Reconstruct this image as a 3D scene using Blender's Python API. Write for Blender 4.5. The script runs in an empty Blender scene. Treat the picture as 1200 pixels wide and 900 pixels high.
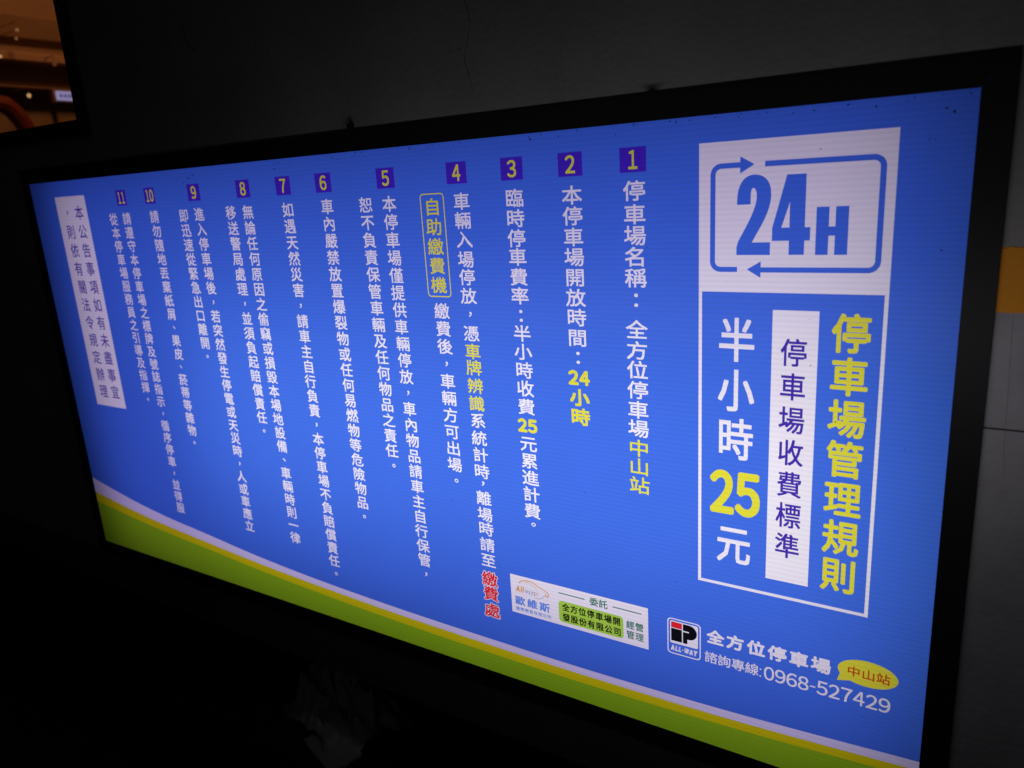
import bpy, math, random, time
import numpy as np
from mathutils import Vector, Matrix
from mathutils.geometry import delaunay_2d_cdt, tessellate_polygon

T0 = time.time()
random.seed(7)
sc = bpy.context.scene
col = sc.collection

# ------------------------------------------------------------------ camera
cam_d = bpy.data.cameras.new('camera')
cam_d.sensor_width = 36.0
cam_d.lens = 887.61 * 36.0 / 1200.0
cam_d.clip_start = 0.02
cam_d.clip_end = 200.0
cam_d.dof.use_dof = True
cam_d.dof.focus_distance = 1.45
cam_d.dof.aperture_fstop = 3.2
cam = bpy.data.objects.new('camera', cam_d)
col.objects.link(cam)
rot = Matrix(((0.8492687924865469, -0.0846987922290933, 0.521122473803784),
              (0.5244999766857525, 0.24818183404346966, -0.8144357259523091),
              (-0.06035140897350766, 0.9650035708979281, 0.2551976010646649)))
cam.matrix_world = Matrix.Translation((1.2277, -1.2228, 2.0689)) @ rot.to_4x4()
sc.camera = cam

# ------------------------------------------------------------------ world and lamps
w = bpy.data.worlds.new('World')
sc.world = w
w.use_nodes = True
w.node_tree.nodes['Background'].inputs[0].default_value = (0.95, 0.97, 1.0, 1)
w.node_tree.nodes['Background'].inputs[1].default_value = 0.005

sc.view_settings.view_transform = 'Standard'
sc.view_settings.look = 'None'
sc.view_settings.exposure = 0.0
sc.view_settings.gamma = 1.0
sc.render.engine = 'CYCLES'
sc.cycles.use_denoising = True
sc.cycles.max_bounces = 6

SHEET_H = 1.1531          # visible height of the printed sheet, 2.4 m wide
BASE_Z = 1.0              # height of its lower edge over the floor
WALL_Y = 0.002            # face of the wall the box is let into
BOX_D = 0.30              # depth of the box


def area(name, loc, target, sx, sy, power, colr, parent=None, spread=math.pi):
    d = bpy.data.lights.new(name, 'AREA')
    d.shape = 'RECTANGLE'; d.size = sx; d.size_y = sy
    d.energy = power; d.color = colr; d.spread = spread
    o = bpy.data.objects.new(name, d)
    col.objects.link(o)
    o.location = loc
    o.rotation_euler = (Vector(target) - Vector(loc)).to_track_quat('-Z', 'Y').to_euler()
    if parent: o.parent = parent
    return o


# added fill lights, unseen: glow on the wall round the sign, spot on the bag
def spot(name, loc, target, power, colr, size, blend, radius):
    d = bpy.data.lights.new(name, 'SPOT')
    d.energy = power; d.color = colr; d.spot_size = math.radians(size); d.spot_blend = blend
    d.shadow_soft_size = radius
    o = bpy.data.objects.new(name, d)
    col.objects.link(o)
    o.location = loc
    o.rotation_euler = (Vector(target) - Vector(loc)).to_track_quat('-Z', 'Y').to_euler()
    return o


area('bounce_fill', (0.70, -0.34, 1.78), (0.70, 1.0, 1.78), 1.25, 0.12, 0.76, (0.97, 0.93, 1.0))  # unseen source added in front of the sign for the wall glow
spot('bag_fill', (0.6, -2.1, 2.0), (-0.45, 0.2, 0.55), 0.55, (0.97, 0.95, 1.0), 18, 1.0, 0.15)  # unseen spot added to lift the bag under the sign


# ------------------------------------------------------------------ materials
def nodes(name):
    m = bpy.data.materials.new(name)
    m.use_nodes = True
    nt = m.node_tree
    return m, nt, nt.nodes['Principled BSDF']


def plain(name, c, rough=0.6, metal=0.0, noise=None, bump=0.0, nscale=40.0, spec=0.5):
    m, nt, b = nodes(name)
    b.inputs['Base Color'].default_value = (*c, 1)
    b.inputs['Roughness'].default_value = rough
    b.inputs['Metallic'].default_value = metal
    b.inputs['Specular IOR Level'].default_value = spec
    if noise or bump:
        tc = nt.nodes.new('ShaderNodeTexCoord')
        n = nt.nodes.new('ShaderNodeTexNoise')
        n.inputs['Scale'].default_value = nscale
        n.inputs['Detail'].default_value = 6
        nt.links.new(tc.outputs['Object'], n.inputs['Vector'])
        if noise:
            r = nt.nodes.new('ShaderNodeMixRGB')
            r.inputs[1].default_value = (*c, 1); r.inputs[2].default_value = (*noise, 1)
            nt.links.new(n.outputs['Fac'], r.inputs[0])
            nt.links.new(r.outputs[0], b.inputs['Base Color'])
        if bump:
            bp = nt.nodes.new('ShaderNodeBump')
            bp.inputs['Strength'].default_value = bump
            bp.inputs['Distance'].default_value = 0.003
            nt.links.new(n.outputs['Fac'], bp.inputs['Height'])
            nt.links.new(bp.outputs[0], b.inputs['Normal'])
    return m


def glow(name, c, s):
    m = bpy.data.materials.new(name); m.use_nodes = True
    nt = m.node_tree; nt.nodes.clear()
    e = nt.nodes.new('ShaderNodeEmission'); o = nt.nodes.new('ShaderNodeOutputMaterial')
    e.inputs[0].default_value = (*c, 1); e.inputs[1].default_value = s
    nt.links.new(e.outputs[0], o.inputs[0])
    return m


def concrete(name, c1, c2, stain):
    """painted, worn concrete: broad blotches, fine pits, thin vertical streaks"""
    m, nt, b = nodes(name)
    L = nt.links.new
    tc = nt.nodes.new('ShaderNodeTexCoord')
    n1 = nt.nodes.new('ShaderNodeTexNoise'); n1.inputs['Scale'].default_value = 3.0; n1.inputs['Detail'].default_value = 8
    n1.inputs['Roughness'].default_value = 0.65
    L(tc.outputs['Object'], n1.inputs['Vector'])
    r1 = nt.nodes.new('ShaderNodeValToRGB')
    r1.color_ramp.elements[0].position = 0.35; r1.color_ramp.elements[0].color = (*c1, 1)
    r1.color_ramp.elements[1].position = 0.65; r1.color_ramp.elements[1].color = (*c2, 1)
    L(n1.outputs['Fac'], r1.inputs[0])
    mp = nt.nodes.new('ShaderNodeMapping'); mp.inputs['Scale'].default_value = (60, 60, 2.5)
    L(tc.outputs['Object'], mp.inputs[0])
    n2 = nt.nodes.new('ShaderNodeTexNoise'); n2.inputs['Scale'].default_value = 1.0; n2.inputs['Detail'].default_value = 4
    L(mp.outputs[0], n2.inputs['Vector'])
    r2 = nt.nodes.new('ShaderNodeValToRGB')
    r2.color_ramp.elements[0].position = 0.6; r2.color_ramp.elements[0].color = (0, 0, 0, 1)
    r2.color_ramp.elements[1].position = 0.8; r2.color_ramp.elements[1].color = (0.45, 0.45, 0.45, 1)
    L(n2.outputs['Fac'], r2.inputs[0])
    mx = nt.nodes.new('ShaderNodeMixRGB'); mx.inputs[2].default_value = (*stain, 1)
    L(r2.outputs[0], mx.inputs[0]); L(r1.outputs[0], mx.inputs[1])
    n3 = nt.nodes.new('ShaderNodeTexNoise'); n3.inputs['Scale'].default_value = 70; n3.inputs['Detail'].default_value = 3
    L(tc.outputs['Object'], n3.inputs['Vector'])
    r3 = nt.nodes.new('ShaderNodeValToRGB')
    r3.color_ramp.elements[0].position = 0.72; r3.color_ramp.elements[0].color = (0, 0, 0, 1)
    r3.color_ramp.elements[1].position = 0.80; r3.color_ramp.elements[1].color = (0.5, 0.5, 0.5, 1)
    L(n3.outputs['Fac'], r3.inputs[0])
    mx2 = nt.nodes.new('ShaderNodeMixRGB'); mx2.inputs[2].default_value = (stain[0] * .4, stain[1] * .35, stain[2] * .3, 1)
    L(r3.outputs[0], mx2.inputs[0]); mp3 = nt.nodes.new('ShaderNodeMapping'); mp3.inputs['Scale'].default_value = (1, 1, 1.3); L(tc.outputs['Object'], mp3.inputs[0]); L(mp3.outputs[0], n3.inputs['Vector']); L(mx.outputs[0], mx2.inputs[1])
    L(mx2.outputs[0], b.inputs['Base Color'])
    b.inputs['Roughness'].default_value = 0.75
    bp = nt.nodes.new('ShaderNodeBump'); bp.inputs['Strength'].default_value = 0.5; bp.inputs['Distance'].default_value = 0.002
    L(n3.outputs['Fac'], bp.inputs['Height']); L(bp.outputs[0], b.inputs['Normal'])
    return m


def ink(name, c):
    """print on a fluted translucent sheet: the lamps behind shine through it"""
    m = bpy.data.materials.new(name); m.use_nodes = True
    nt = m.node_tree; nt.nodes.clear(); L = nt.links.new
    out = nt.nodes.new('ShaderNodeOutputMaterial')
    tr = nt.nodes.new('ShaderNodeBsdfTranslucent')
    gl = nt.nodes.new('ShaderNodeBsdfGlossy'); gl.inputs['Roughness'].default_value = 0.35
    gl.inputs['Color'].default_value = (0.8, 0.8, 0.8, 1)
    mix = nt.nodes.new('ShaderNodeMixShader'); mix.inputs[0].default_value = 0.008
    tc = nt.nodes.new('ShaderNodeTexCoord')
    sp = nt.nodes.new('ShaderNodeSeparateXYZ'); L(tc.outputs['Object'], sp.inputs[0])
    # flutes of the sheet, 8.8 mm apart
    ml = nt.nodes.new('ShaderNodeMath'); ml.operation = 'MULTIPLY'; ml.inputs[1].default_value = 2 * math.pi / 0.0088
    L(sp.outputs['Z'], ml.inputs[0])
    sn = nt.nodes.new('ShaderNodeMath'); sn.operation = 'SINE'; L(ml.outputs[0], sn.inputs[0])
    m2 = nt.nodes.new('ShaderNodeMath'); m2.operation = 'MULTIPLY_ADD'; m2.inputs[1].default_value = 0.034; m2.inputs[2].default_value = 0.945
    L(sn.outputs[0], m2.inputs[0])
    # slight unevenness of the film
    n = nt.nodes.new('ShaderNodeTexNoise'); n.inputs['Scale'].default_value = 6; n.inputs['Detail'].default_value = 5
    L(tc.outputs['Object'], n.inputs['Vector'])
    m3 = nt.nodes.new('ShaderNodeMath'); m3.operation = 'MULTIPLY_ADD'; m3.inputs[1].default_value = 0.10; m3.inputs[2].default_value = 0.95
    L(n.outputs['Fac'], m3.inputs[0])
    m4 = nt.nodes.new('ShaderNodeMath'); m4.operation = 'MULTIPLY'; L(m2.outputs[0], m4.inputs[0]); L(m3.outputs[0], m4.inputs[1])
    vm = nt.nodes.new('ShaderNodeVectorMath'); vm.operation = 'SCALE'; vm.inputs[0].default_value = c
    L(m4.outputs[0], vm.inputs['Scale'])
    L(vm.outputs[0], tr.inputs['Color'])
    L(tr.outputs[0], mix.inputs[1]); L(gl.outputs[0], mix.inputs[2]); L(mix.outputs[0], out.inputs[0])
    return m


INK = {
    'blue': (0.058, 0.172, 0.72), 'white': (0.90, 0.89, 0.86), 'yellow': (0.80, 0.78, 0.045),
    'badge': (0.065, 0.020, 0.50), 'band_yellow': (0.72, 0.66, 0.006), 'band_green': (0.29, 0.54, 0.014),
    'band_white': (0.76, 0.72, 0.90),
    'purple': (0.065, 0.03, 0.38), 'red': (0.80, 0.02, 0.03), 'lime': (0.42, 0.72, 0.07),
    'dark_green': (0.02, 0.20, 0.10), 'black': (0.006, 0.006, 0.008), 'sky': (0.09, 0.26, 0.75),
    'orange': (0.75, 0.35, 0.06), 'grey': (0.40, 0.42, 0.50), 'maroon': (0.62, 0.09, 0.01),
}
INKM = {k: ink('ink_' + k, v) for k, v in INK.items()}
M_frame = plain('black_powder_coat', (0.015, 0.015, 0.016), 0.55, 0.0, bump=0.1, nscale=120, spec=0.2)
M_case = plain('casing_metal', (0.035, 0.035, 0.037), 0.5, 0.2)
M_white_in = plain('inner_reflector', (0.75, 0.75, 0.78), 0.8)
M_wall = concrete('painted_concrete', (0.24, 0.235, 0.225), (0.31, 0.305, 0.30), (0.17, 0.165, 0.155))
M_wall2 = concrete('worn_concrete', (0.27, 0.265, 0.28), (0.40, 0.395, 0.405), (0.17, 0.165, 0.165))
M_yel = concrete('yellow_stripe_paint', (0.72, 0.26, 0.004), (0.82, 0.31, 0.005), (0.45, 0.17, 0.01))
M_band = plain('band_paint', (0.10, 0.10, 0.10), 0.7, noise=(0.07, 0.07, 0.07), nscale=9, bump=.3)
M_crack = plain('crack_shade', (0.09, 0.09, 0.09), 0.9)
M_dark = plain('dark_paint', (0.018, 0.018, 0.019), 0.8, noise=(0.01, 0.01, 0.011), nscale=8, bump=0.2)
M_floor = plain('floor_paint', (0.06, 0.06, 0.06), 0.5, noise=(0.04, 0.04, 0.04), nscale=3)


# ------------------------------------------------------------------ mesh helpers
def tag(o, label=None, cat=None, group=None, kind=None):
    if label: o['label'] = label
    if cat: o['category'] = cat
    if group: o['group'] = group
    if kind: o['kind'] = kind
    return o


def mesh(name, verts, faces, mats, parent=None, fm=None, smooth=False):
    me = bpy.data.meshes.new(name)
    me.from_pydata(verts, [], faces)
    for m in (mats if isinstance(mats, (list, tuple)) else [mats]): me.materials.append(m)
    if fm: me.polygons.foreach_set('material_index', fm)
    if smooth: me.polygons.foreach_set('use_smooth', [True] * len(me.polygons))
    me.update()
    o = bpy.data.objects.new(name, me)
    col.objects.link(o)
    if parent: o.parent = parent
    return o


def empty(name, loc):
    o = bpy.data.objects.new(name, None)
    col.objects.link(o); o.location = loc
    return o


def bevel(o, wd, seg=2):
    b = o.modifiers.new('bevel', 'BEVEL'); b.width = wd; b.segments = seg; b.limit_method = 'ANGLE'
    return o


class MB:
    def __init__(s): s.v = []; s.f = []
    def box(s, x0, x1, y0, y1, z0, z1):
        n = len(s.v)
        s.v += [(x, y, z) for z in (z0, z1) for y in (y0, y1) for x in (x0, x1)]
        s.f += [tuple(n + i for i in q) for q in ((0, 2, 3, 1), (4, 5, 7, 6), (0, 1, 5, 4), (2, 6, 7, 3), (0, 4, 6, 2), (1, 3, 7, 5))]
        return s
    def prism(s, quad, y0, y1):
        """polygon in x,z (counter-clockwise seen from -y) pushed from y0 to y1"""
        n = len(s.v); k = len(quad)
        s.v += [(x, y0, z) for x, z in quad] + [(x, y1, z) for x, z in quad]
        s.f.append(tuple(range(n, n + k))); s.f.append(tuple(range(n + 2 * k - 1, n + k - 1, -1)))
        for i in range(k):
            j = (i + 1) % k
            s.f.append((n + i, n + k + i, n + k + j, n + j))
        return s
    def tube(s, pts, r, seg=8):
        n0 = len(s.v); P = [Vector(p) for p in pts]
        for i, p in enumerate(P):
            t = (P[min(i + 1, len(P) - 1)] - P[max(i - 1, 0)]).normalized()
            a = t.cross(Vector((0, 0, 1)))
            if a.length < 1e-3: a = t.cross(Vector((0, 1, 0)))
            a.normalize(); b = t.cross(a)
            for k in range(seg):
                th = 2 * math.pi * k / seg
                s.v.append(tuple(p + r * (math.cos(th) * a + math.sin(th) * b)))
        for i in range(len(P) - 1):
            for k in range(seg):
                q = (k + 1) % seg
                s.f.append((n0 + i * seg + k, n0 + i * seg + q, n0 + (i + 1) * seg + q, n0 + (i + 1) * seg + k))
        s.f.append(tuple(n0 + k for k in range(seg)))
        s.f.append(tuple(n0 + (len(P) - 1) * seg + k for k in reversed(range(seg))))
        return s
    def make(s, name, m, parent=None): return mesh(name, s.v, s.f, m, parent)


# ------------------------------------------------------------------ the setting
WIN = dict(x0=-2.4, x1=-0.835, z0=2.262, z1=3.3)     # opening in the wall, upper left
WT = 0.12                                              # wall thickness
JOINT = 1.690
YS0, YS1 = 1.858, 1.946
HX, HZ0, HZ1 = 1.2355, 0.9640, 2.1895                  # hole for the light box
BAND0 = 0.830                                          # underside of the upper wall
y0, y1 = WALL_Y, WALL_Y + WT


def setting(name, mb, m):
    return tag(mb.make(name, m), kind='structure')


wl = MB()
wl.box(-7, WIN['x0'], y0, y1, HZ1, 4.2)
wl.box(WIN['x0'], WIN['x1'], y0, y1, HZ1, WIN['z0'])
wl.box(WIN['x0'], WIN['x1'], y0, y1, WIN['z1'], 4.2)
wl.box(WIN['x1'], HX, y0, y1, HZ1, 4.2)
wl.box(-7, -HX, y0, y1, 0.9600, HZ1)
setting('wall', wl, M_wall)
# band of wall under the sign with a recessed joint above it
setting('wall_joint', MB().box(-7, -HX - .0005, y0 + .014, y1, 0.953, 0.9595), M_dark)
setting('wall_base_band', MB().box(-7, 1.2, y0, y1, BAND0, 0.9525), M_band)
# right of the sign: cast panels with a recessed joint, a painted stripe
setting('wall_panel', MB().box(HX, 4.0, y0, y1, JOINT + 0.0015, YS0 - 0.0005), M_wall2)
setting('wall_panel', MB().box(HX, 4.0, y0, y1, BAND0, JOINT - 0.0015), M_wall2)
setting('wall_joint', MB().box(HX, 4.0, y0 + 0.005, y1, JOINT - 0.0015, JOINT + 0.0015), M_dark)
setting('wall_panel', MB().box(HX, 4.0, y0, y1, YS1 + 0.0005, 4.2), M_wall)
setting('wall_band', MB().box(HX, 4.0, y0, y1, YS0 - 0.0005, YS1 + 0.0005), M_yel)
sv, sf = [], []
NS = 900
for i in range(NS + 1):
    x = HX + (4 - HX) * i / NS
    sv.append((x, y0 - 0.0012, YS0 + random.uniform(-.0012, .0010) - (.003 if random.random() < .05 else 0)))
    sv.append((x, y0 - 0.0012, YS1 + random.uniform(-.0012, .0014)))
for i in range(NS): sf.append((2 * i, 2 * i + 2, 2 * i + 3, 2 * i + 1))
tag(mesh('painted_stripe', sv, sf, M_yel), kind='structure')
# hairline cracks and gouges in the plaster, above the sign and on the right
M_scratch = plain('scratch', (0.2, 0.2, 0.2), 0.9)
def crack(pts, wdt, jit=.0012, m=None):
    v, f = [], []
    P = []
    for (xa, za), (xb, zb) in zip(pts, pts[1:]):
        for k in range(8):
            t = k / 8; P.append((xa + (xb - xa) * t + random.uniform(-jit, jit), za + (zb - za) * t))
    P.append(pts[-1])
    for i, (x, z) in enumerate(P):
        h = wdt * .7 * random.uniform(.35, 1) * (1 if 0 < i < len(P) - 1 else .1)
        v += [(x - h, y0 - .0004, z - h * .4), (x + h, y0 - .0004, z + h * .4)]
    for i in range(len(P) - 1): f.append((2 * i, 2 * i + 1, 2 * i + 3, 2 * i + 2))
    return tag(mesh('wall_crack', v, f, m or M_crack), kind='structure')
crack([(.40, 2.46), (.392, 2.40), (.403, 2.35), (.385, 2.29), (.40, 2.235)], .0010)
crack([(.35, 2.305), (.372, 2.312), (.38, 2.310)], .0016)
crack([(.37, 2.373), (.42, 2.372)], .0009)
crack([(-.62, 2.42), (-.59, 2.40), (-.565, 2.372)], .0025)
crack([(-.40, 2.47), (-.385, 2.43), (-.36, 2.405)], .0025)
crack([(1.262, 1.86), (1.266, 1.74), (1.268, 1.66), (1.272, 1.62)], .0004, .0003, M_scratch)
# lower wall set back and painted dark, the floor
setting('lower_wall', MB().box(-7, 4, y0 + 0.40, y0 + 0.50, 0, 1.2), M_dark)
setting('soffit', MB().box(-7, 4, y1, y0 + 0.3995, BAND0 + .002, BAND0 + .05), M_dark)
setting('floor', MB().box(-9, 6, -5, 9, -0.1, 0), M_floor)

# ------------------------------------------------------------------ glyphs
_cache = {}


def glyph(ch):
    """triangles of one character in em units, with its bounding box"""
    if ch in _cache: return _cache[ch]
    c = bpy.data.curves.new('g', 'FONT'); c.body = ch; c.resolution_u = 2 if ord(ch) < 0xFF00 or ch in '，：' else 6
    c.fill_mode = 'FRONT'
    o = bpy.data.objects.new('g', c); col.objects.link(o)
    me = bpy.data.meshes.new_from_object(o.evaluated_get(bpy.context.evaluated_depsgraph_get()))
    me.calc_loop_triangles()
    vs = [(v.co.x, v.co.y) for v in me.vertices]
    tr = []
    for t in me.loop_triangles:
        a, b, d = (vs[i] for i in t.vertices)
        ar = (b[0] - a[0]) * (d[1] - a[1]) - (b[1] - a[1]) * (d[0] - a[0])
        if abs(ar) < 1e-7: continue
        tr.append((a, b, d) if ar > 0 else (a, d, b))
    bpy.data.objects.remove(o); bpy.data.curves.remove(c); bpy.data.meshes.remove(me)
    xs = [q[0] for t in tr for q in t]; ys = [q[1] for t in tr for q in t]
    _cache[ch] = (tr, (min(xs), max(xs), min(ys), max(ys)))
    return _cache[ch]


LAY = []       # (polygon in sheet mm with v down, ink, part key, priority)


def add(poly, inkn, part, pr):
    LAY.append((poly, inkn, part, pr))


def poly(pts, inkn, part, pr):
    tri = tessellate_polygon([[Vector((x, y, 0)) for x, y in pts]])
    for t in tri: add([pts[i] for i in t], inkn, part, pr)


def rect(u0, v0, u1, v1, inkn, part, pr): add([(u0, v0), (u1, v0), (u1, v1), (u0, v1)], inkn, part, pr)


def rrect(u0, v0, u1, v1, r, inkn, part, pr):
    pts = []
    for cx, cy, a in ((u1 - r, v0 + r, -90), (u1 - r, v1 - r, 0), (u0 + r, v1 - r, 90), (u0 + r, v0 + r, 180)):
        for k in range(5):
            t = math.radians(a + k * 22.5)
            pts.append((cx + r * math.cos(t), cy + r * math.sin(t)))
    add(pts, inkn, part, pr)


def stroke(pts, wd, inkn, part, pr, joins=True):
    h = wd / 2
    for (a, b), (c, d) in zip(pts, pts[1:]):
        L = math.hypot(c - a, d - b)
        nx, ny = -(d - b) / L * h, (c - a) / L * h
        add([(a + nx, b + ny), (c + nx, d + ny), (c - nx, d - ny), (a - nx, b - ny)], inkn, part, pr)
    if joins:
        for a, b in pts[1:-1]:
            add([(a + h * math.cos(k * math.pi / 4), b + h * math.sin(k * math.pi / 4)) for k in range(8)], inkn, part, pr)


def put(tris, fx, inkn, part, pr, bold=0.0, n=4):
    """place triangles; bold = stroke growth in mm, made by shifted copies"""
    sh = [(0, 0)]
    if bold:
        sh = [(bold * math.cos(math.pi * (2 * k + 1) / n), bold * math.sin(math.pi * (2 * k + 1) / n)) for k in range(n)]
        if bold > 1.4: sh.append((0, 0))
    for dx, dy in sh:
        for t in tris:
            add([(fx(*q)[0] + dx, fx(*q)[1] + dy) for q in t], inkn, part, pr)


def han(ch, u, v, ew, eh, inkn, part, pr, bold=0.0, n=4):
    """CJK character centred on u,v with em box ew x eh"""
    tr, bb = glyph(ch)
    if ch in '，。、':
        k = {'，': 0.85, '。': 0.8, '、': 0.85}[ch]
        cx, cy = (bb[0] + bb[1]) / 2, (bb[2] + bb[3]) / 2
        put(tr, lambda x, y: (u + (x - cx) * ew * k, v - (y - cy) * eh * k), inkn, part, pr, bold * .6, n)
        return
    if ch in '：':
        cx, cy = (bb[0] + bb[1]) / 2, (bb[2] + bb[3]) / 2
    else:
        cx, cy = 0.5, 0.38
    put(tr, lambda x, y: (u + (x - cx) * ew, v - (y - cy) * eh), inkn, part, pr, bold, n)


def fit(ch, u0, v0, u1, v1, inkn, part, pr, bold=0.0, slant=0.0, n=4):
    """character stretched to fill a box"""
    tr, bb = glyph(ch)
    b = bold
    sx = (u1 - u0 - 2 * b * .7) / (bb[1] - bb[0]); sy = (v1 - v0 - 2 * b * .7) / (bb[3] - bb[2])
    def fx(x, y):
        vv = v1 - b * .7 - (y - bb[2]) * sy
        return (u0 + b * .7 + (x - bb[0]) * sx + slant * (v1 - vv), vv)
    put(tr, fx, inkn, part, pr, b, n)


FW = {c: chr(ord(c) + 0xFEE0) for c in '0123456789'}
W_, H_ = 2400.0, 1153.1
rect(-12, -12, W_ + 12, H_ + 12, 'blue', 'printed_sheet', 0)

# coloured bands along the bottom
bw = [(-12, 925), (4, 930), (120, 955), (250, 979), (392, 999), (550, 1015), (766, 1038), (1000, 1055), (1300, 1067), (1602, 1072), (1810, 1073), (2093, 1067), (2412, 1051)]
wy = [(-12, 974), (4, 979), (120, 997), (250, 1015), (392, 1030), (550, 1043), (766, 1060), (1000, 1073), (1300, 1084), (1602, 1088.5), (1810, 1089), (2093, 1084), (2412, 1068)]
yg = [(-12, 1009), (4, 1013), (120, 1027), (250, 1041), (392, 1054), (550, 1065), (766, 1081), (1000, 1094), (1300, 1105), (1602, 1109), (1810, 1108.5), (2093, 1101.5), (2412, 1084)]


def band(top, bot, inkn, pr):
    for i in range(len(top) - 1):
        add([top[i], top[i + 1], bot[i + 1], bot[i]], inkn, 'curved_band_' + inkn, pr)


def dense(c):
    out = []
    for i in range(len(c) - 1):
        p0 = c[max(i - 1, 0)]; p1 = c[i]; p2 = c[i + 1]; p3 = c[min(i + 2, len(c) - 1)]
        for k in range(5):
            t = k / 5
            dx = p2[0] - p1[0]
            m1 = (p2[1] - p0[1]) / (p2[0] - p0[0]) * dx; m2 = (p3[1] - p1[1]) / (p3[0] - p1[0]) * dx
            y = (2 * t**3 - 3 * t * t + 1) * p1[1] + (t**3 - 2 * t * t + t) * m1 + (-2 * t**3 + 3 * t * t) * p2[1] + (t**3 - t * t) * m2
            out.append((p1[0] + dx * t, y))
    out.append(c[-1])
    return out


bw, wy, yg = dense(bw), dense(wy), dense(yg)
band(bw, wy, 'band_white', 1); band(wy, yg, 'band_yellow', 1)
band(yg, [(x, H_ + 12) for x, _ in yg], 'band_green', 1)

# number badges
BU = {1: 1910.5, 2: 1793, 3: 1673, 4: 1548.5, 5: 1370.5, 6: 1194.5, 7: 1069.5, 8: 934, 9: 752, 10: 571, 11: 445.5}
for k, u in BU.items():
    part = 'number_badge_%d' % k
    hw = 23.7 if k < 10 else 22
    rect(u - hw, 37.5, u + hw, 78, 'badge', part, 2)
    s = str(k)
    if len(s) == 1:
        wd = 9.5 if k != 1 else 8
        fit(FW[s], u - wd, 42.5, u + wd, 73, 'yellow', part, 3, bold=0.9)
    else:
        for i, c in enumerate(s):
            cu = u + (-8.5 if i == 0 else 8.5)
            wd = 7.5 if c != '1' else 5.5
            fit(FW[c], cu - wd, 42.5, cu + wd, 73, 'yellow', part, 3, bold=0.9)

# text columns: text, u, first v and pitch (or the list of v), em width and height, key
BW, BH, BB = 38.5, 34.0, 0.62


def column(text, u, vs, part, ew=BW, eh=BH, bold=BB, inks=None, pr=4):
    for i, ch in enumerate(text):
        v = vs[i] if len(vs) > 2 else vs[0] + vs[1] * i
        inkn = 'white'; b = bold
        if inks and i in inks: inkn, b = inks[i]
        if ch in '#$':
            two = {'#': '24', '$': '25'}[ch]
            for j, c in enumerate(two):
                cu = u + (-11.5 if j == 0 else 11.5)
                fit(FW[c], cu - 10.5, v - 14, cu + 10.5, v + 14, inkn, part, pr, bold=1.9, n=6)
            continue
        if inkn == 'red':
            han(ch, u, v, 42, 36, 'white', part, pr, bold=2.5, n=8)
            han(ch, u, v, 42, 36, 'red', part, pr + 1, bold=1.0)
            continue
        uu = u
        if ch in '，': uu = u + 1
        if ch in '。、': uu = u + 1
        han(ch, uu, v, ew, eh, inkn, part, pr, bold=b)


Y = ('yellow', BB); YB = ('yellow', 1.7)
column('停車場名稱：全方位停車場中山站', 1912, [108, 146.5, 182, 218, 254, 293, 345, 382.5, 418, 455.5, 492.5, 528, 566, 602, 639], 'text_column_1', 42, 35, .7, {12: Y, 13: Y, 14: Y})
column('本停車場開放時間：#小時', 1794.5, [110, 146, 182.5, 218, 254.5, 291.5, 328, 366, 404, 442.5, 481, 519], 'text_column_2', 41.5, 34.5, .68,
       {9: YB, 10: YB, 11: YB})
column('臨時停車費率：半小時收費$元累進計費。', 1675.5, [110, 146.5, 183, 217.5, 255, 291, 329.5, 364, 400, 437, 474, 511.5, 551, 589, 625.5, 662, 698, 735, 765], 'text_column_3', 41, 34.5, .68,
       {12: YB})
y4 = [111, 147, 183.5, 222, 257, 294, 331, 370, 407, 441, 479.5, 517, 554, 592.5, 629.5, 666.5, 694, 727.5, 765, 799, 836.5, 874, 919, 955, 996]
column('車輛入場停放，憑車牌辨識系統計時，離場時請至繳費處', 1556, y4, 'text_column_4', 40, 34, BB,
       {8: ('yellow', .7), 9: ('yellow', .7), 10: ('yellow', .7), 11: ('yellow', .7), 22: ('red', 1), 23: ('red', 1), 24: ('red', 1)})
column('自助繳費機', 1484.5, [119, 38.6], 'text_column_machine', 41, 35, .7, {i: Y for i in range(5)})
column('繳費後，車輛方可出場。', 1486.2, [326.5, 37.2], 'text_column_4b', 40, 34)
# rounded yellow outline round the five yellow characters
u0, v0, u1, v1, r = 1456, 94, 1513, 297, 7
ol = []
for cx, cy, a in ((u1 - r, v0 + r, -90), (u1 - r, v1 - r, 0), (u0 + r, v1 - r, 90), (u0 + r, v0 + r, 180)):
    for k in range(5):
        t = math.radians(a + k * 22.5); ol.append((cx + r * math.cos(t), cy + r * math.sin(t)))
ol.append(ol[0])
stroke(ol, 2.2, 'yellow', 'outline', 4)

P = [108.8, 36.6]
column('本停車場僅提供車輛停放，車內物品請車主自行保管，', 1374.5, P, 'text_column_5')
column('恕不負責保管車輛及任何物品之責任。', 1310.5, [108.5, 36.35], 'text_column_5b')
column('車內嚴禁放置爆裂物或任何易燃物等危險物品。', 1198.7, [108.0, 36.5], 'text_column_6')
column('如遇天然災害，請車主自行負責，本停車場不負賠償責任。', 1075.5, [110.4, 36.4], 'text_column_7')
column('無論任何原因之偷竊或損毀本場地設備、車輛時則一律', 940.5, [111, 36.4], 'text_column_8')
column('移送警局處理，並須負起賠償責任。', 880, [110.6, 36.6], 'text_column_8b')
column('進入停車場後，若突然發生停電或天災時，人或車應立', 760, [110.5, 36.5], 'text_column_9')
column('即迅速從緊急出口離開。', 699, [112, 36.3], 'text_column_9b')
column('請勿隨地丟棄紙屑、果皮、菸蒂等雜物。', 576.5, [111.1, 36.5], 'text_column_10')
column('請遵守本停車場之標牌及號誌指示，循序停車，並得服', 453.5, [112.5, 36.5], 'text_column_11')
column('從本停車場服務員之引導及指揮。', 392.2, [112.5, 36.5], 'text_column_11b')

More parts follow.
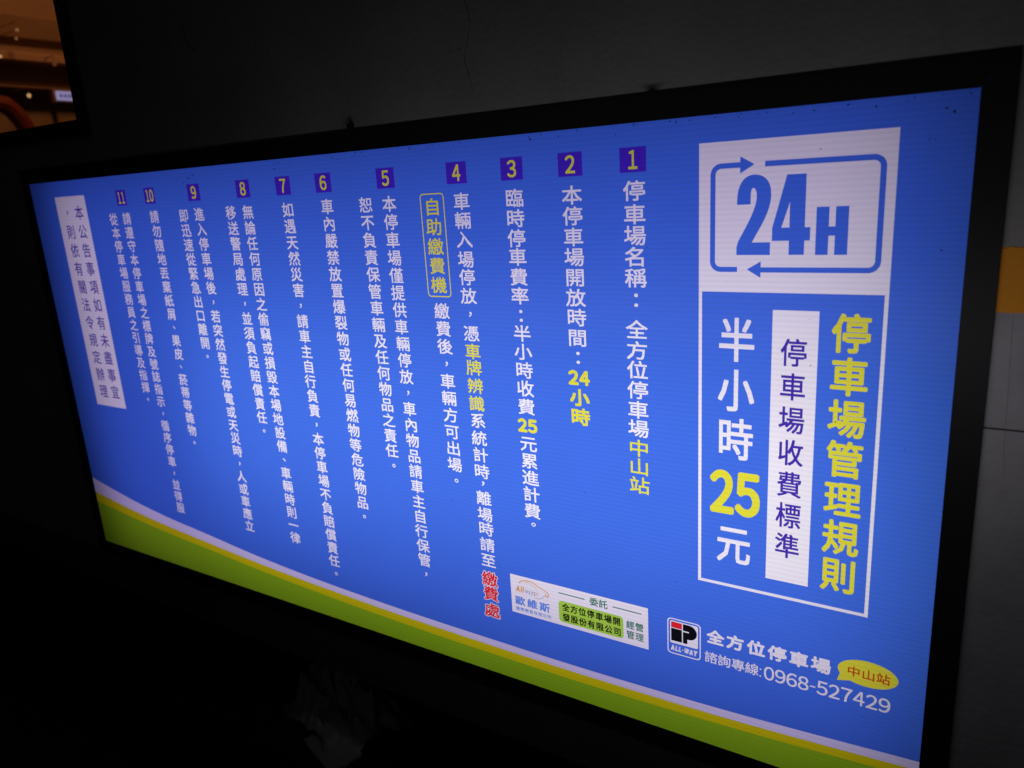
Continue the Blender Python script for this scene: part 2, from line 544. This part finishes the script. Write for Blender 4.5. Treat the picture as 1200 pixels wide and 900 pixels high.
# white notice strip at the left end
rect(119, 43, 271, 665.5, 'white', 'notice_strip', 2)
wk = {i: ('purple', .55) for i in range(11)}
column('本公告事項如有未盡事宜', 229.5, [89.3, 52.8], 'notice_strip', 43, 43, .55, wk)
column('，則依有關法令規定辦理', 169, [89.0, 53.0], 'notice_strip', 43, 43, .55, wk)

# fee panel
FP = 'fee_panel'
rect(2023.5, 41, 2308, 275, 'white', FP, 2)
rect(2023.5, 275, 2308, 806.5, 'white', FP, 2)
rect(2029, 275, 2302.5, 801, 'blue', FP, 3)
wd = 8.2
arcs = lambda cx, cy, r, a0: [(cx + r * math.cos(math.radians(a0 + k * 15)), cy + r * math.sin(math.radians(a0 + k * 15))) for k in range(7)]
pa = [(2088.5, 77.5)] + arcs(2059, 91, 13, 270)[:0] + [(2059 - 13 * math.sin(math.radians(k * 15)), 90.5 - 13 * math.cos(math.radians(k * 15))) for k in range(7)] \
    + [(2059 - 13 * math.cos(math.radians(k * 15)), 225.5 + 13 * math.sin(math.radians(k * 15))) for k in range(7)] + [(2086, 238.5)]
stroke(pa, wd, 'blue', FP, 4)
pb = [(2126, 78)] + [(2277.5 + 13 * math.sin(math.radians(k * 15)), 91.5 - 13 * math.cos(math.radians(k * 15))) for k in range(7)] \
    + [(2277.5 + 13 * math.cos(math.radians(k * 15)), 226 + 13 * math.sin(math.radians(k * 15))) for k in range(7)] + [(2122.5, 239)]
stroke(pb, wd, 'blue', FP, 4)
add([(2088.4, 64.7), (2110.2, 77.6), (2088.4, 90.5)], 'blue', FP, 4)
add([(2123, 225.5), (2123, 251.5), (2101.5, 238.5)], 'blue', FP, 4)
two = [(0, 45), (0, 34), (2, 20), (8, 8), (17, 1.5), (26, 0), (37, 2), (46, 9), (51, 20), (52, 32), (51, 44), (47, 58), (40, 74), (30, 92), (24, 103.5),
       (52, 103.5), (52, 123), (0, 123), (0, 106), (12, 84), (22, 64), (28, 48), (30, 38), (30, 28), (28, 22), (25, 20), (22, 22), (21, 28), (21, 45)]
def soften(p, hard):
    out = []
    for i in range(len(p)):
        a, b, c = p[i - 1], p[i], p[(i + 1) % len(p)]
        if i in hard: out.append(b)
        else: out += [(a[0] * .25 + b[0] * .75, a[1] * .25 + b[1] * .75), (b[0] * .75 + c[0] * .25, b[1] * .75 + c[1] * .25)]
    return out
two = soften(two, {0, 15, 16, 17, 14, 28})
poly([(2084.5 + x, 92.7 + y) for x, y in two], 'blue', FP, 4)
for q in ([(20, 0), (48, 0), (48, 40), (25.5, 40), (8.5, 60)], [(20, 0), (25.5, 40), (13.5, 79), (0, 79)],
          [(25.5, 38), (48, 38), (48, 79), (25.5, 79)], [(0, 78.5), (56, 78.5), (56, 98.5), (0, 98.5)], [(25.5, 98), (48, 98), (48, 120), (25.5, 120)]):
    if len(q) == 5: q = [(20, 0), (48, 0), (48, 40), (25.5, 40)]
    add([(2139 + x, 95.7 + y) for x, y in q], 'blue', FP, 4)
for q in ((0, 0, 18, 71), (27, 0, 45, 71), (0, 29, 45, 42.5)):
    rect(2203 + q[0], 145 + q[1], 2203 + q[2], 145 + q[3], 'blue', FP, 4)
rect(2143.5, 302, 2213.3, 773.5, 'white', FP, 4)
for i, ch in enumerate('停車場收費標準'): han(ch, 2177.5, 369.6 + 56 * i, 42, 48, 'purple', FP, 5, bold=.75)
for ch, v in zip('半小時元', (354, 440, 525.5, 722)): han(ch, 2087, v, 62, 78, 'white', FP, 5, bold=1.5)
fit(FW['2'], 2045, 585, 2086, 665, 'yellow', FP, 5, bold=3.5, n=8)
fit(FW['5'], 2089, 585, 2130, 665, 'yellow', FP, 5, bold=3.5, n=8)
for i, ch in enumerate('停車場管理規則'): han(ch, 2260, 334.6 + 67.7 * i, 57, 64, 'yellow', FP, 5, bold=1.5, n=6)

# company strip
CS = 'company_strip'
rect(1610, 892.5, 1924.5, 983.6, 'white', CS, 2)
for ch, u in zip('歐維斯', (1631.5, 1662, 1692)): han(ch, u, 952.6, 26, 22, 'sky', CS, 4, bold=.8)
for i, ch in enumerate('國際開發有限公司'): han(ch, 1624.5 + i * 11.1, 972.5, 10, 9.5, 'sky', CS, 4, bold=.2)
stroke([(1727.4, 908.7), (1787.6, 908.7)], 2.2, 'dark_green', CS, 4); stroke([(1849.9, 909), (1910.7, 909)], 2.2, 'dark_green', CS, 4)
han('委', 1808.3, 909, 20, 19, 'dark_green', CS, 4, bold=.5); han('託', 1829, 909, 20, 19, 'dark_green', CS, 4, bold=.5)
rrect(1726.3, 926, 1872, 975.5, 8, 'lime', CS, 3)
for i, ch in enumerate('全方位停車場開'): han(ch, 1743 + i * 19.1, 939.3, 17.5, 18.5, 'black', CS, 4, bold=.65)
for i, ch in enumerate('發股份有限公司'): han(ch, 1743.2 + i * 19.2, 962.4, 17.5, 18.5, 'black', CS, 4, bold=.65)
for ch, u, v in (('經', 1886.8, 939.6), ('營', 1906, 939.6), ('管', 1886.8, 961.5), ('理', 1906, 961.5)): han(ch, u, v, 18, 19, 'dark_green', CS, 4, bold=.45)
car = [(1631, 910), (1637, 904), (1648, 900.5), (1660, 900), (1671, 903), (1681, 909), (1692, 912), (1701, 916), (1703.5, 922), (1700, 927), (1695, 924), (1697, 920)]
stroke(car, 2.0, 'orange', CS, 4); stroke([(1645, 905), (1656, 904), (1668, 909), (1676, 916)], 1.0, 'orange', CS, 4)
for ch, a, b in (('A', 1622, 1632), ('l', 1634, 1636.5), ('l', 1639, 1641.5)): fit(ch, a, 917, b, 931.5, 'orange', CS, 4, bold=.8, slant=.15)
for ch, a, b in (('w', 1645, 1652), ('a', 1653, 1658), ('y', 1659, 1665), ('s', 1666, 1671)): fit(ch, a, 922, b, 931.5 if ch != 'y' else 934, 'grey', CS, 4, bold=.2, slant=.15)
stroke([(1668, 936), (1680, 936), (1689, 931), (1693, 925)], 1.3, 'grey', CS, 4); stroke([(1676, 931), (1674, 925), (1680, 921)], 1.3, 'orange', CS, 4)

# parking company emblem
PL = 'emblem'
rrect(1963.5, 899.5, 2029, 976.5, 8, 'white', PL, 2); rrect(1965.7, 901.7, 2026.8, 974.3, 6.5, 'blue', PL, 3)
rrect(1969, 905, 2023.6, 953, 3, 'white', PL, 4)
rrect(1971, 907, 1992.4, 919.6, 2, 'red', PL, 5); rect(1980, 911, 1992.4, 919.6, 'red', PL, 5)
rect(1971, 921, 1992.4, 948, 'black', PL, 5)
pp = [(1994.3, 907)] + [(2006.5 + 15 * math.sin(math.radians(k * 15)), 922.5 - 15.5 * math.cos(math.radians(k * 15))) for k in range(13)] + [(2003, 938), (2003, 948), (1994.3, 948)]
poly(pp, 'black', PL, 5)
rect(1994.3, 921.2, 2006, 923.6, 'white', PL, 6); rect(1971, 919.8, 1992.4, 921, 'white', PL, 6)
for ch, a, b in (('A', 1970, 1977.5), ('L', 1979, 1984), ('L', 1985.5, 1990.5), ('W', 1996, 2005.5), ('A', 2006.3, 2013.6), ('Y', 2014, 2021.5)):
    fit(ch, a, 957.5, b, 969.5, 'white', PL, 5, bold=1.2, slant=.12)
rect(1992.8, 962.3, 1995, 964.8, 'white', PL, 5)
TL_ = 'contact_lettering'
for ch, u in zip('全方位停車場', (2056.5, 2093, 2130.5, 2167.5, 2204, 2240.5)): han(ch, u, 918, 33, 30, 'white', TL_, 4, bold=1.25, n=6)
for ch, u in zip('諮詢專線', (2048.5, 2073.5, 2099, 2124)): han(ch, u, 962.5, 25.5, 25, 'white', TL_, 4, bold=.35)
for v in (957, 971): rect(2138, v, 2140.6, v + 2.8, 'white', TL_, 4)
pu = 2154.4
for i, c in enumerate('0968-527429'):
    if i: pu += 15.65 if '-' in (c, '0968-527429'[i - 1]) else 19.56
    u = pu
    if c == '-': rect(u - 4.6, 963, u + 4.6, 965.4, 'white', TL_, 4)
    else: fit(FW[c], u - 8.9, 949.3, u + 8.9, 976.3, 'white', TL_, 4, bold=.5)
SB = 'speech_bubble'
add([(2313.7 + 46.5 * math.cos(k * math.pi / 16), 912.3 + 24.3 * math.sin(k * math.pi / 16)) for k in range(32)], 'yellow', SB, 5)
add([(2272, 920), (2289, 932), (2266.8, 938)], 'yellow', SB, 5)
for ch, u in zip('中山站', (2292.5, 2315.3, 2337.8)): han(ch, u, 913.2, 22, 21, 'maroon', SB, 6, bold=.5)

# ------------------------------------------------------------------ flatten all print into one plane (no stacked films), cut into vertical strips
CUTS = [-12, 300, 517, 640, 825, 1005, 1135, 1255, 1428, 1531, 1604, 1944, 2412]


def clip_strip(pl, a, b):
    def cut(p, x, s):
        out = []
        for i in range(len(p)):
            q, r_ = p[i - 1], p[i]
            iq, ir = s * (q[0] - x) >= 0, s * (r_[0] - x) >= 0
            if iq != ir:
                t = (x - q[0]) / (r_[0] - q[0]); out.append((x, q[1] + t * (r_[1] - q[1])))
            if ir: out.append(r_)
        return out
    p = cut(pl, a, 1)
    return cut(p, b, -1) if len(p) > 2 else []


PARTS = {}
for a, b in zip(CUTS, CUTS[1:]):
    V, F, info = [], [], []
    key = {}
    def vid(q):
        k = (round(q[0], 3), round(q[1], 3))
        if k not in key: key[k] = len(V); V.append(Vector(k))
        return key[k]
    for pl, inkn, part, pr in LAY:
        if max(q[0] for q in pl) <= a or min(q[0] for q in pl) >= b: continue
        if min(q[0] for q in pl) < a or max(q[0] for q in pl) > b: pl = clip_strip(pl, a, b)
        if len(pl) < 3: continue
        ids = []
        for q in pl:
            i = vid(q)
            if i not in ids: ids.append(i)
        if len(ids) < 3: continue
        ar = sum(V[ids[i - 1]].x * V[ids[i]].y - V[ids[i]].x * V[ids[i - 1]].y for i in range(len(ids)))
        if abs(ar) < 1e-4: continue
        if ar < 0: ids.reverse()
        F.append(ids); info.append((pr, inkn, part))
    ES = set()
    for f in F:
        for i in range(len(f)): ES.add((min(f[i - 1], f[i]), max(f[i - 1], f[i])))
    ov, oe, of, _, _, _ = delaunay_2d_cdt(V, list(ES), [], 0, 2e-5)
    # every small triangle takes the ink of the topmost shape over its centre
    OV = np.array([(p.x, p.y) for p in ov]); OF = np.array([list(f) for f in of])
    CC = OV[OF].mean(axis=1)
    own = np.full(len(OF), -1); pri = np.full(len(OF), -1)
    CELL = 6.0
    gx = np.floor((CC[:, 0] - a) / CELL).astype(int); gy = np.floor((CC[:, 1] + 20) / CELL).astype(int)
    GH = 220
    code = gx * GH + gy; order = np.argsort(code, kind='stable'); sc_ = code[order]
    ncell = int(sc_.max()) + 2
    start = np.searchsorted(sc_, np.arange(ncell + GH + 1))
    for k, f in enumerate(F):
        pl = np.array([V[i][:] for i in f])
        x0_, y0_ = pl.min(0); x1_, y1_ = pl.max(0)
        cx0, cx1 = int((x0_ - a) // CELL), int((x1_ - a) // CELL); cy0, cy1 = int((y0_ + 20) // CELL), int((y1_ + 20) // CELL)
        cand = np.concatenate([order[start[min(c * GH + cy0, ncell)]:start[min(c * GH + cy1 + 1, ncell)]] for c in range(cx0, cx1 + 1)])
        if not len(cand): continue
        cand = cand[pri[cand] < info[k][0]]
        if not len(cand): continue
        ok = np.ones(len(cand), bool)
        px, py = CC[cand, 0], CC[cand, 1]
        for i in range(len(f)):
            q0, q1 = pl[i - 1], pl[i]
            ok &= (q1[0] - q0[0]) * (py - q0[1]) - (q1[1] - q0[1]) * (px - q0[0]) >= 0
        w_ = cand[ok]
        own[w_] = k; pri[w_] = info[k][0]
    for f, ow in zip(of, own):
        if ow < 0: continue
        pr, inkn, part = info[ow]
        d = PARTS.setdefault(part, {'v': [], 'm': {}, 'f': [], 'fm': [], 'mats': []})
        mm = d['m']
        if inkn not in d['mats']: d['mats'].append(inkn)
        ids = []
        for i in reversed(f):
            kk = (round(ov[i].x, 3), round(ov[i].y, 3))
            if kk not in mm:
                mm[kk] = len(d['v']); d['v'].append((ov[i].x / 1000 - 1.2, 0.0, SHEET_H - ov[i].y / 1000))
            ids.append(mm[kk])
        if len(set(ids)) < 3: continue
        d['f'].append(ids); d['fm'].append(d['mats'].index(inkn))
print('print cut', len(LAY), 'polys', sum(len(d['f']) for d in PARTS.values()), 'faces', round(time.time() - T0, 1), 's')

# ------------------------------------------------------------------ the light box
sign = empty('light_box_sign', (0, 0, BASE_Z))
tag(sign, 'wide blue backlit parking rules light box with white vertical lettering in a black frame', 'light box sign')
NAMES = {'printed_sheet': 'printed_sheet', 'notice_strip': 'notice_strip', 'fee_panel': 'fee_panel', 'company_strip': 'company_strip',
         'emblem': 'emblem', 'outline': 'lettering_outline', 'contact_lettering': 'contact_lettering', 'speech_bubble': 'speech_bubble'}
LBL = {'notice_strip': 'white notice strip with two columns of dark purple characters', 'fee_panel': 'white outlined fee panel reading 24H with yellow and white characters',
       'company_strip': 'white company strip with lime green pill', 'speech_bubble': 'yellow speech bubble with dark red characters',
       'emblem': 'small square emblem with black P and red corner'}
for k in list(PARTS):
    d = PARTS[k]
    nm = NAMES.get(k) or ('number_badge' if k.startswith('number') else 'text_column' if k.startswith('text') else 'curved_band')
    o = mesh(nm, d['v'], d['f'], [INKM[i] for i in d['mats']], sign, d['fm'])
    if k in LBL: o['label'] = LBL[k]
    if k.startswith('number'): o['label'] = 'purple badge with yellow number ' + k.split('_')[-1]
    if k.startswith('curved'): o['label'] = {'white': 'white curved band', 'yellow': 'yellow curved band', 'green': 'green curved band'}[k.split('_')[-1]]

FWD = 0.041      # width of the frame face
SH = SHEET_H
xo, xi = 1.2 + FWD, 1.2 - 0.0
fy0, fy1 = -0.003, 0.012
zi0, zi1, zo0, zo1 = 0.0, SH, -FWD, SH + FWD
g = 0.0003
# dark strips added behind the mitred corners to stop light leaking through
for sx in (-1, 1):
    for q in ([(1.2, zi1), (1.2412, zo1 + .0002), (1.236, zo1 + .0002), (1.2, zi1 + .008)], [(1.2, zi0), (1.2412, zo0 - .0002), (1.236, zo0 - .0002), (1.2, zi0 - .008)]):
        q = [(sx * a_, b_) for a_, b_ in q]
        if sum(q[i - 1][0] * q[i][1] - q[i][0] * q[i - 1][1] for i in range(4)) < 0: q.reverse()
        MB().prism(q, -.0012, -.0006).make('corner_leak_stop', M_frame, sign)
sides = {
    'top': [(-xo + g, zo1), (-xi + g, zi1), (xi - g, zi1), (xo - g, zo1)],
    'bottom': [(-xo + g, zo0), (xo - g, zo0), (xi - g, zi0), (-xi + g, zi0)],
    'left': [(-xo, zo0 + g), (-xi, zi0 + g), (-xi, zi1 - g), (-xo, zo1 - g)],
    'right': [(xo, zo1 - g), (xi, zi1 - g), (xi, zi0 + g), (xo, zo0 + g)],
}
for q in sides.values():
    if sum(q[i - 1][0] * q[i][1] - q[i][0] * q[i - 1][1] for i in range(4)) < 0: q.reverse()
    bevel(MB().prism(q, fy0, -0.0015).make('frame_rail', M_frame, sign), 0.0015)
# casing behind the frame: sides and back, white inside
cb = MB()
cb.box(-xo + .004, xo - .004, 0.0, BOX_D - .004, SH + FWD - .008, SH + FWD - .004)
cb.box(-xo + .004, xo - .004, 0.0, BOX_D - .004, -FWD + .004, -FWD + .008)
cb.box(-xo + .004, -xo + .008, 0.0, BOX_D - .004, -FWD + .0085, SH + FWD - .0085)
cb.box(xo - .008, xo - .004, 0.0, BOX_D - .004, -FWD + .0085, SH + FWD - .0085)
cb.make('casing', M_case, sign)
MB().box(-xo + .009, xo - .009, BOX_D - .012, BOX_D - .008, -FWD + .009, SH + FWD - .009).make('back_plate', M_white_in, sign)
# small lugs on the top rail
for px, wdt, h in ((0.095, 0.011, 0.013), (0.745, 0.018, 0.0015)):
    bevel(MB().box(px - wdt / 2, px + wdt / 2, -0.010, 0.004, SH + FWD + .0002, SH + FWD + h).make('lug', M_frame, sign), 0.001)
# lamps inside the box
LAMP = (0.78, 0.66, 1.0)
area('lamp_tray', (0.02, 0.15, SH * 0.52), (0.02, -1, SH * 0.52), 2.28, 1.14, 5.2, (0.70, 0.57, 1.0), sign)
area('lamp_tray', (0.30, BOX_D - 0.016, SH * 0.47), (0.30, -1, SH * 0.47), 1.80, 0.54, 3.0, (0.96, 1.0, 0.86), sign)

# dust and dead midges caught on the sheet, mostly under the top rail
dv, df = [], []
def speck(u, v, r):
    x, z = u / 1000 - 1.2, SHEET_H - v / 1000
    n = len(dv); k = 6
    for i in range(k):
        a = 2 * math.pi * i / k; rr = r * random.uniform(.6, 1.3)
        dv.append((x + rr * math.cos(a) * 1.3, -0.0006, z + rr * math.sin(a)))
    dv.append((x, -0.0006 - r * .5, z))
    for i in range(k): df.append((n + i, n + (i + 1) % k, n + k))
for i in range(85):
    speck(random.uniform(500, 2395), 2 + abs(random.gauss(0, 6.5)), random.uniform(.0005, .0013))
for i in range(8): speck(random.gauss(745, 10), random.gauss(22, 6), random.uniform(.0008, .0018))
for i in range(75): speck(random.uniform(30, 2390), random.uniform(20, 1140), random.uniform(.0004, .0011))
for u, v, r in ((2362, 22, .0015), (2372, 27, .0020), (2345, 60, .0011), (2352, 60, .0010), (1716, 10, .002), (2205, 62, .0009), (1050, 20, .0015), (2370, 210, .0013)): speck(u, v, r)
sp = mesh('dust_specks', dv, df, plain('dust', (0.03, 0.025, 0.03), 0.9), sign); sp['kind'] = 'stuff'

# ------------------------------------------------------------------ window, upper left, with a sodium-lit yard behind it
win = empty('window', (WIN['x0'], WALL_Y, WIN['z0']))
tag(win, 'dark framed window at upper left looking on an orange lit yard', 'window')
ww, wh = WIN['x1'] - WIN['x0'], WIN['z1'] - WIN['z0']
fw = 0.042
bevel(MB().box(0, ww, -0.018, 0.05, 0.0, fw).make('sill', M_frame, win), .002)
bevel(MB().box(0, ww, -0.012, 0.05, wh - fw, wh).make('head_rail', M_frame, win), .002)
bevel(MB().box(ww - fw, ww, -0.012, 0.05, fw + .0005, wh - fw - .0005).make('jamb', M_frame, win), .002)
bevel(MB().box(0, fw, -0.012, 0.05, fw + .0005, wh - fw - .0005).make('jamb', M_frame, win), .002)
m, nt, b = nodes('window_glass')
nt.nodes.remove(b)
L = nt.links.new
tb = nt.nodes.new('ShaderNodeBsdfTransparent'); gb = nt.nodes.new('ShaderNodeBsdfGlossy'); gb.inputs['Roughness'].default_value = .02
tb.inputs[0].default_value = (.85, .85, .85, 1)
mx = nt.nodes.new('ShaderNodeMixShader'); mx.inputs[0].default_value = .06
L(tb.outputs[0], mx.inputs[1]); L(gb.outputs[0], mx.inputs[2]); L(mx.outputs[0], nt.nodes['Material Output'].inputs[0])
MB().box(fw, ww - fw, 0.022, 0.027, fw, wh - fw).make('pane', m, win)

# yard: a wall running back to the right beyond the window, with beams along it
M_yard = plain('yard_render', (0.34, 0.24, 0.17), 0.8, noise=(0.20, 0.14, 0.10), nscale=2.2, bump=.3)
M_beam = plain('beam_paint', (0.50, 0.34, 0.26), 0.6, noise=(0.36, 0.24, 0.18), nscale=5)
M_beam2 = plain('dark_beam_paint', (0.27, 0.165, 0.11), 0.7)
M_beam3 = plain('brown_beam_paint', (0.24, 0.16, 0.11), 0.7, noise=(0.17, 0.11, 0.08), nscale=6)
CAM = Vector((1.2277, -1.2228, 2.0689))


def ray(px, py): return rot @ Vector(((px - 600) / 887.61, -(py - 450) / 887.61, -1.0))


d1, d2 = ray(0, 63), ray(82, 70.5)
p1 = CAM + d1 * (3.0 / d1.y * 1.0)
p2 = CAM + d2 * ((p1.z - CAM.z) / d2.z)
yd = Vector((p2.x - p1.x, p2.y - p1.y, 0)).normalized()      # along the yard wall
yn = Vector((yd.y, -yd.x, 0))                                # out of the wall, towards the window
if (CAM - p1).dot(yn) < 0: yn = -yn
yang = math.atan2(yd.y, yd.x)


def on_yard(px, py, off=0.0):
    """point of the yard wall (or of a plane off metres in front of it) in wall coordinates: along, out, up"""
    d = ray(px, py); o = p1 + yn * off
    t = (o - CAM).dot(yn) / d.dot(yn)
    q = CAM + d * t
    return (q - p1).dot(yd), off, q.z


def place(o):
    o.location = (p1.x, p1.y, 0); o.rotation_euler = (0, 0, yang)
    return o


SGN = 1 if Vector((-yd.y, yd.x, 0)).dot(yn) > 0 else -1      # local +y is out of the wall or into it
def ybox(mb, a0, a1, o0, o1, z0, z1):
    q = sorted((SGN * o0, SGN * o1)); return mb.box(a0, a1, q[0], q[1], z0, z1)


place(setting('yard_wall', ybox(MB(), -7, 9, -.15, 0, 0, 7), M_yard))
def ybeam(name, ya, yb_, dep, m, label, cat):
    z1_, z0_ = on_yard(40, ya, dep)[2], on_yard(40, yb_, dep)[2]
    o = place(ybox(MB(), -6.9, 8.9, .001, dep, z0_, z1_).make(name, m))
    bevel(o, .006); tag(o, label, cat)
ybeam('beam', 62, 72, .18, M_beam, 'pale orange lit beam crossing the yard wall seen through the window', 'beam')
ybeam('beam', 20, 46, .05, M_beam3, 'broad brown beam above the pale one seen through the window', 'beam')
ybeam('beam', 74, 100, .06, M_beam2, 'broad dark beam just below the pale one seen through the window', 'beam')
ybeam('rail', 101, 104, .12, M_beam3, 'thin brown rail lowest on the yard wall seen through the window', 'rail')
# small bulbs on brackets
M_bulb = glow('bulb_glow', (1.0, 0.42, 0.14), .35)
M_bulb2 = glow('bulb_glow_warm', (1.0, 0.55, 0.22), .9)
for (px, py), r, mt, lb in (((20, 35), .011, M_bulb, 'small amber bulb on the broad brown beam'), ((19, 45), .009, M_bulb, 'tiny amber bulb just under the upper amber bulb'),
                            ((34, 112), .013, M_bulb2, 'warm white bulb left of the small lit sign in the window'), ((0.5, 66), .010, M_bulb2, 'small bulb on the pale beam at the left picture edge'),
                            ((64, 75), .014, glow('bulb_dim', (1.0, .3, .1), .16), 'dim orange bulb hanging at the underside of the pale beam')):
    al, _, zz = on_yard(px, py, .30)
    e = empty('wall_bulb', p1 + yd * al + yn * .30); e.location.z = zz; tag(e, lb, 'lamp', 'small bulbs in the yard')
    e.rotation_euler = (0, 0, yang)
    vs, fs = [], []
    for i in range(7):
        for k in range(8):
            t = math.pi * (i + .5) / 7; ph = 2 * math.pi * k / 8
            vs.append((r * math.sin(t) * math.cos(ph), r * math.sin(t) * math.sin(ph), r * math.cos(t)))
    for i in range(6):
        for k in range(8): fs.append((i * 8 + k, (i + 1) * 8 + k, (i + 1) * 8 + (k + 1) % 8, i * 8 + (k + 1) % 8))
    fs.append(tuple(range(8))); fs.append(tuple(reversed(range(48, 56))))
    mesh('bulb', vs, fs, mt, e, smooth=True)
    MB().tube([(0, 0, r * .9), (0, 0, r + .04), (0, -SGN * .298, r + .04)], .003, 6).make('bracket', M_beam2, e)
# little lit sign standing off the yard wall
A, B = on_yard(66, 114, .25), on_yard(92, 111.5, .25)
zt, zb = on_yard(79, 107.5, .25)[2], on_yard(79, 118, .25)[2]
ls = empty('small_lit_sign', p1 + yd * ((A[0] + B[0]) / 2) + yn * .25)
ls.location.z = (zt + zb) / 2; ls.rotation_euler = (0, 0, yang)
tag(ls, 'small white lit signboard in the yard seen through the window', 'lit sign')
sw, sh = abs(B[0] - A[0]) / 2, (zt - zb) / 2
ybox(MB(), -sw - .02, sw + .02, -.05, 0, -sh - .012, sh + .012).make('housing', M_beam2, ls)
ybox(MB(), -sw, sw, .001, .008, -sh, sh).make('lit_face', glow('sign_glow', (0.62, 0.52, 0.95), .62), ls)
for k in range(4):
    ybox(MB(), -sw * .75 + k * sw * .38, -sw * .75 + k * sw * .38 + sw * .26, .009, .011, -sh * .4, sh * .4).make('character', glow('sign_print', (0.25, 0.2, 0.5), .5), ls)
ybox(MB(), -.02, .02, -.248, -.0505, -.02, .02).make('bracket', M_beam2, ls)
# red curved pipe
hp = []
for px, py in ((-14, 124), (-4, 121), (6, 123), (16, 131), (24, 140), (30, 149), (36, 162)):
    al, _, zz = on_yard(px, py, .5); q = p1 + yd * al + yn * .5; hp.append((q.x, q.y, zz))
tag(MB().tube(hp, .055, 10).make('curved_pipe', plain('red_pipe', (0.17, 0.02, 0.01), .7)), 'thick curved dark red pipe at the bottom left of the window', 'pipe')
al, _, zz = on_yard(20, 10, 0)
q = p1 + yd * al; t_ = p1 + yd * (al + .6)
area('sodium_lamp', (q.x + yn.x * 1.9, q.y + yn.y * 1.9, 5.3), (t_.x, t_.y, 3.4), .5, .5, 46, (1.0, 0.38, 0.11))

# ------------------------------------------------------------------ ledge under the sign with rubbish on it
cab = empty('low_cabinet', (0, 0, 0))
tag(cab, 'low dark cabinet standing in the shade under the sign', 'cabinet')
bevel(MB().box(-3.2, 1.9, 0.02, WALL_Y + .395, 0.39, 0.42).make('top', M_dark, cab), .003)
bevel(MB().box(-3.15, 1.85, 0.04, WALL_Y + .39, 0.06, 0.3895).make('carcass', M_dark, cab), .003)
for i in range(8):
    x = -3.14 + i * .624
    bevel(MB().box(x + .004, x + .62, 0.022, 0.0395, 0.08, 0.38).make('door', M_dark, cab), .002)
# crumpled plastic bag
from mathutils import noise as mn
NX, NY = 44, 34
vs, fs = [], []
for j in range(NY):
    for i in range(NX):
        s, t = i / (NX - 1) * 2 - 1, j / (NY - 1) * 2 - 1
        r2 = s * s + t * t
        h = max(0, 1 - r2 * .75)
        q = Vector((s * 3.2, t * 3.2, 1.7))
        cr = abs(mn.noise(q)) + .5 * abs(mn.noise(q * 2.3))
        x = s * .20 + .035 * mn.noise(q + Vector((9, 0, 0))); y = t * .13 + .035 * mn.noise(q + Vector((0, 9, 0)))
        vs.append((x, y, .004 + h * .19 * (0.55 + cr)))
for j in range(NY - 1):
    for i in range(NX - 1):
        a = j * NX + i; fs.append((a, a + 1, a + NX + 1, a + NX))
bg = mesh('plastic_bag', vs, fs, plain('bag_film', (0.42, 0.42, 0.41), .45, spec=.5))
bg.location = (-.44, .245, .42); bg.rotation_euler = (0, 0, math.radians(-14))
sd = bg.modifiers.new('thickness', 'SOLIDIFY'); sd.thickness = .0012
tag(bg, 'crumpled pale plastic bag lying in the dark below the sign', 'plastic bag')
bd = bevel(MB().box(-.09, .09, -.055, .055, 0, .012).make('board', plain('board_paint', (0.5, 0.49, 0.47), .6, bump=.2)), .001)
bd.location = (-.363, .11, .4205); bd.rotation_euler = (0, 0, math.radians(-20))
tag(bd, 'small flat pale board in front of the crumpled bag', 'board')
st = bevel(MB().box(-.075, .075, -.012, .012, 0, .012).make('stick', plain('stick_paint', (0.6, 0.6, 0.58), .6)), .001)
st.location = (-.40, .195, .4205); st.rotation_euler = (0, 0, math.radians(84))
tag(st, 'short pale wooden stick between the bag and the board', 'stick')
print('built in', round(time.time() - T0, 1), 's')
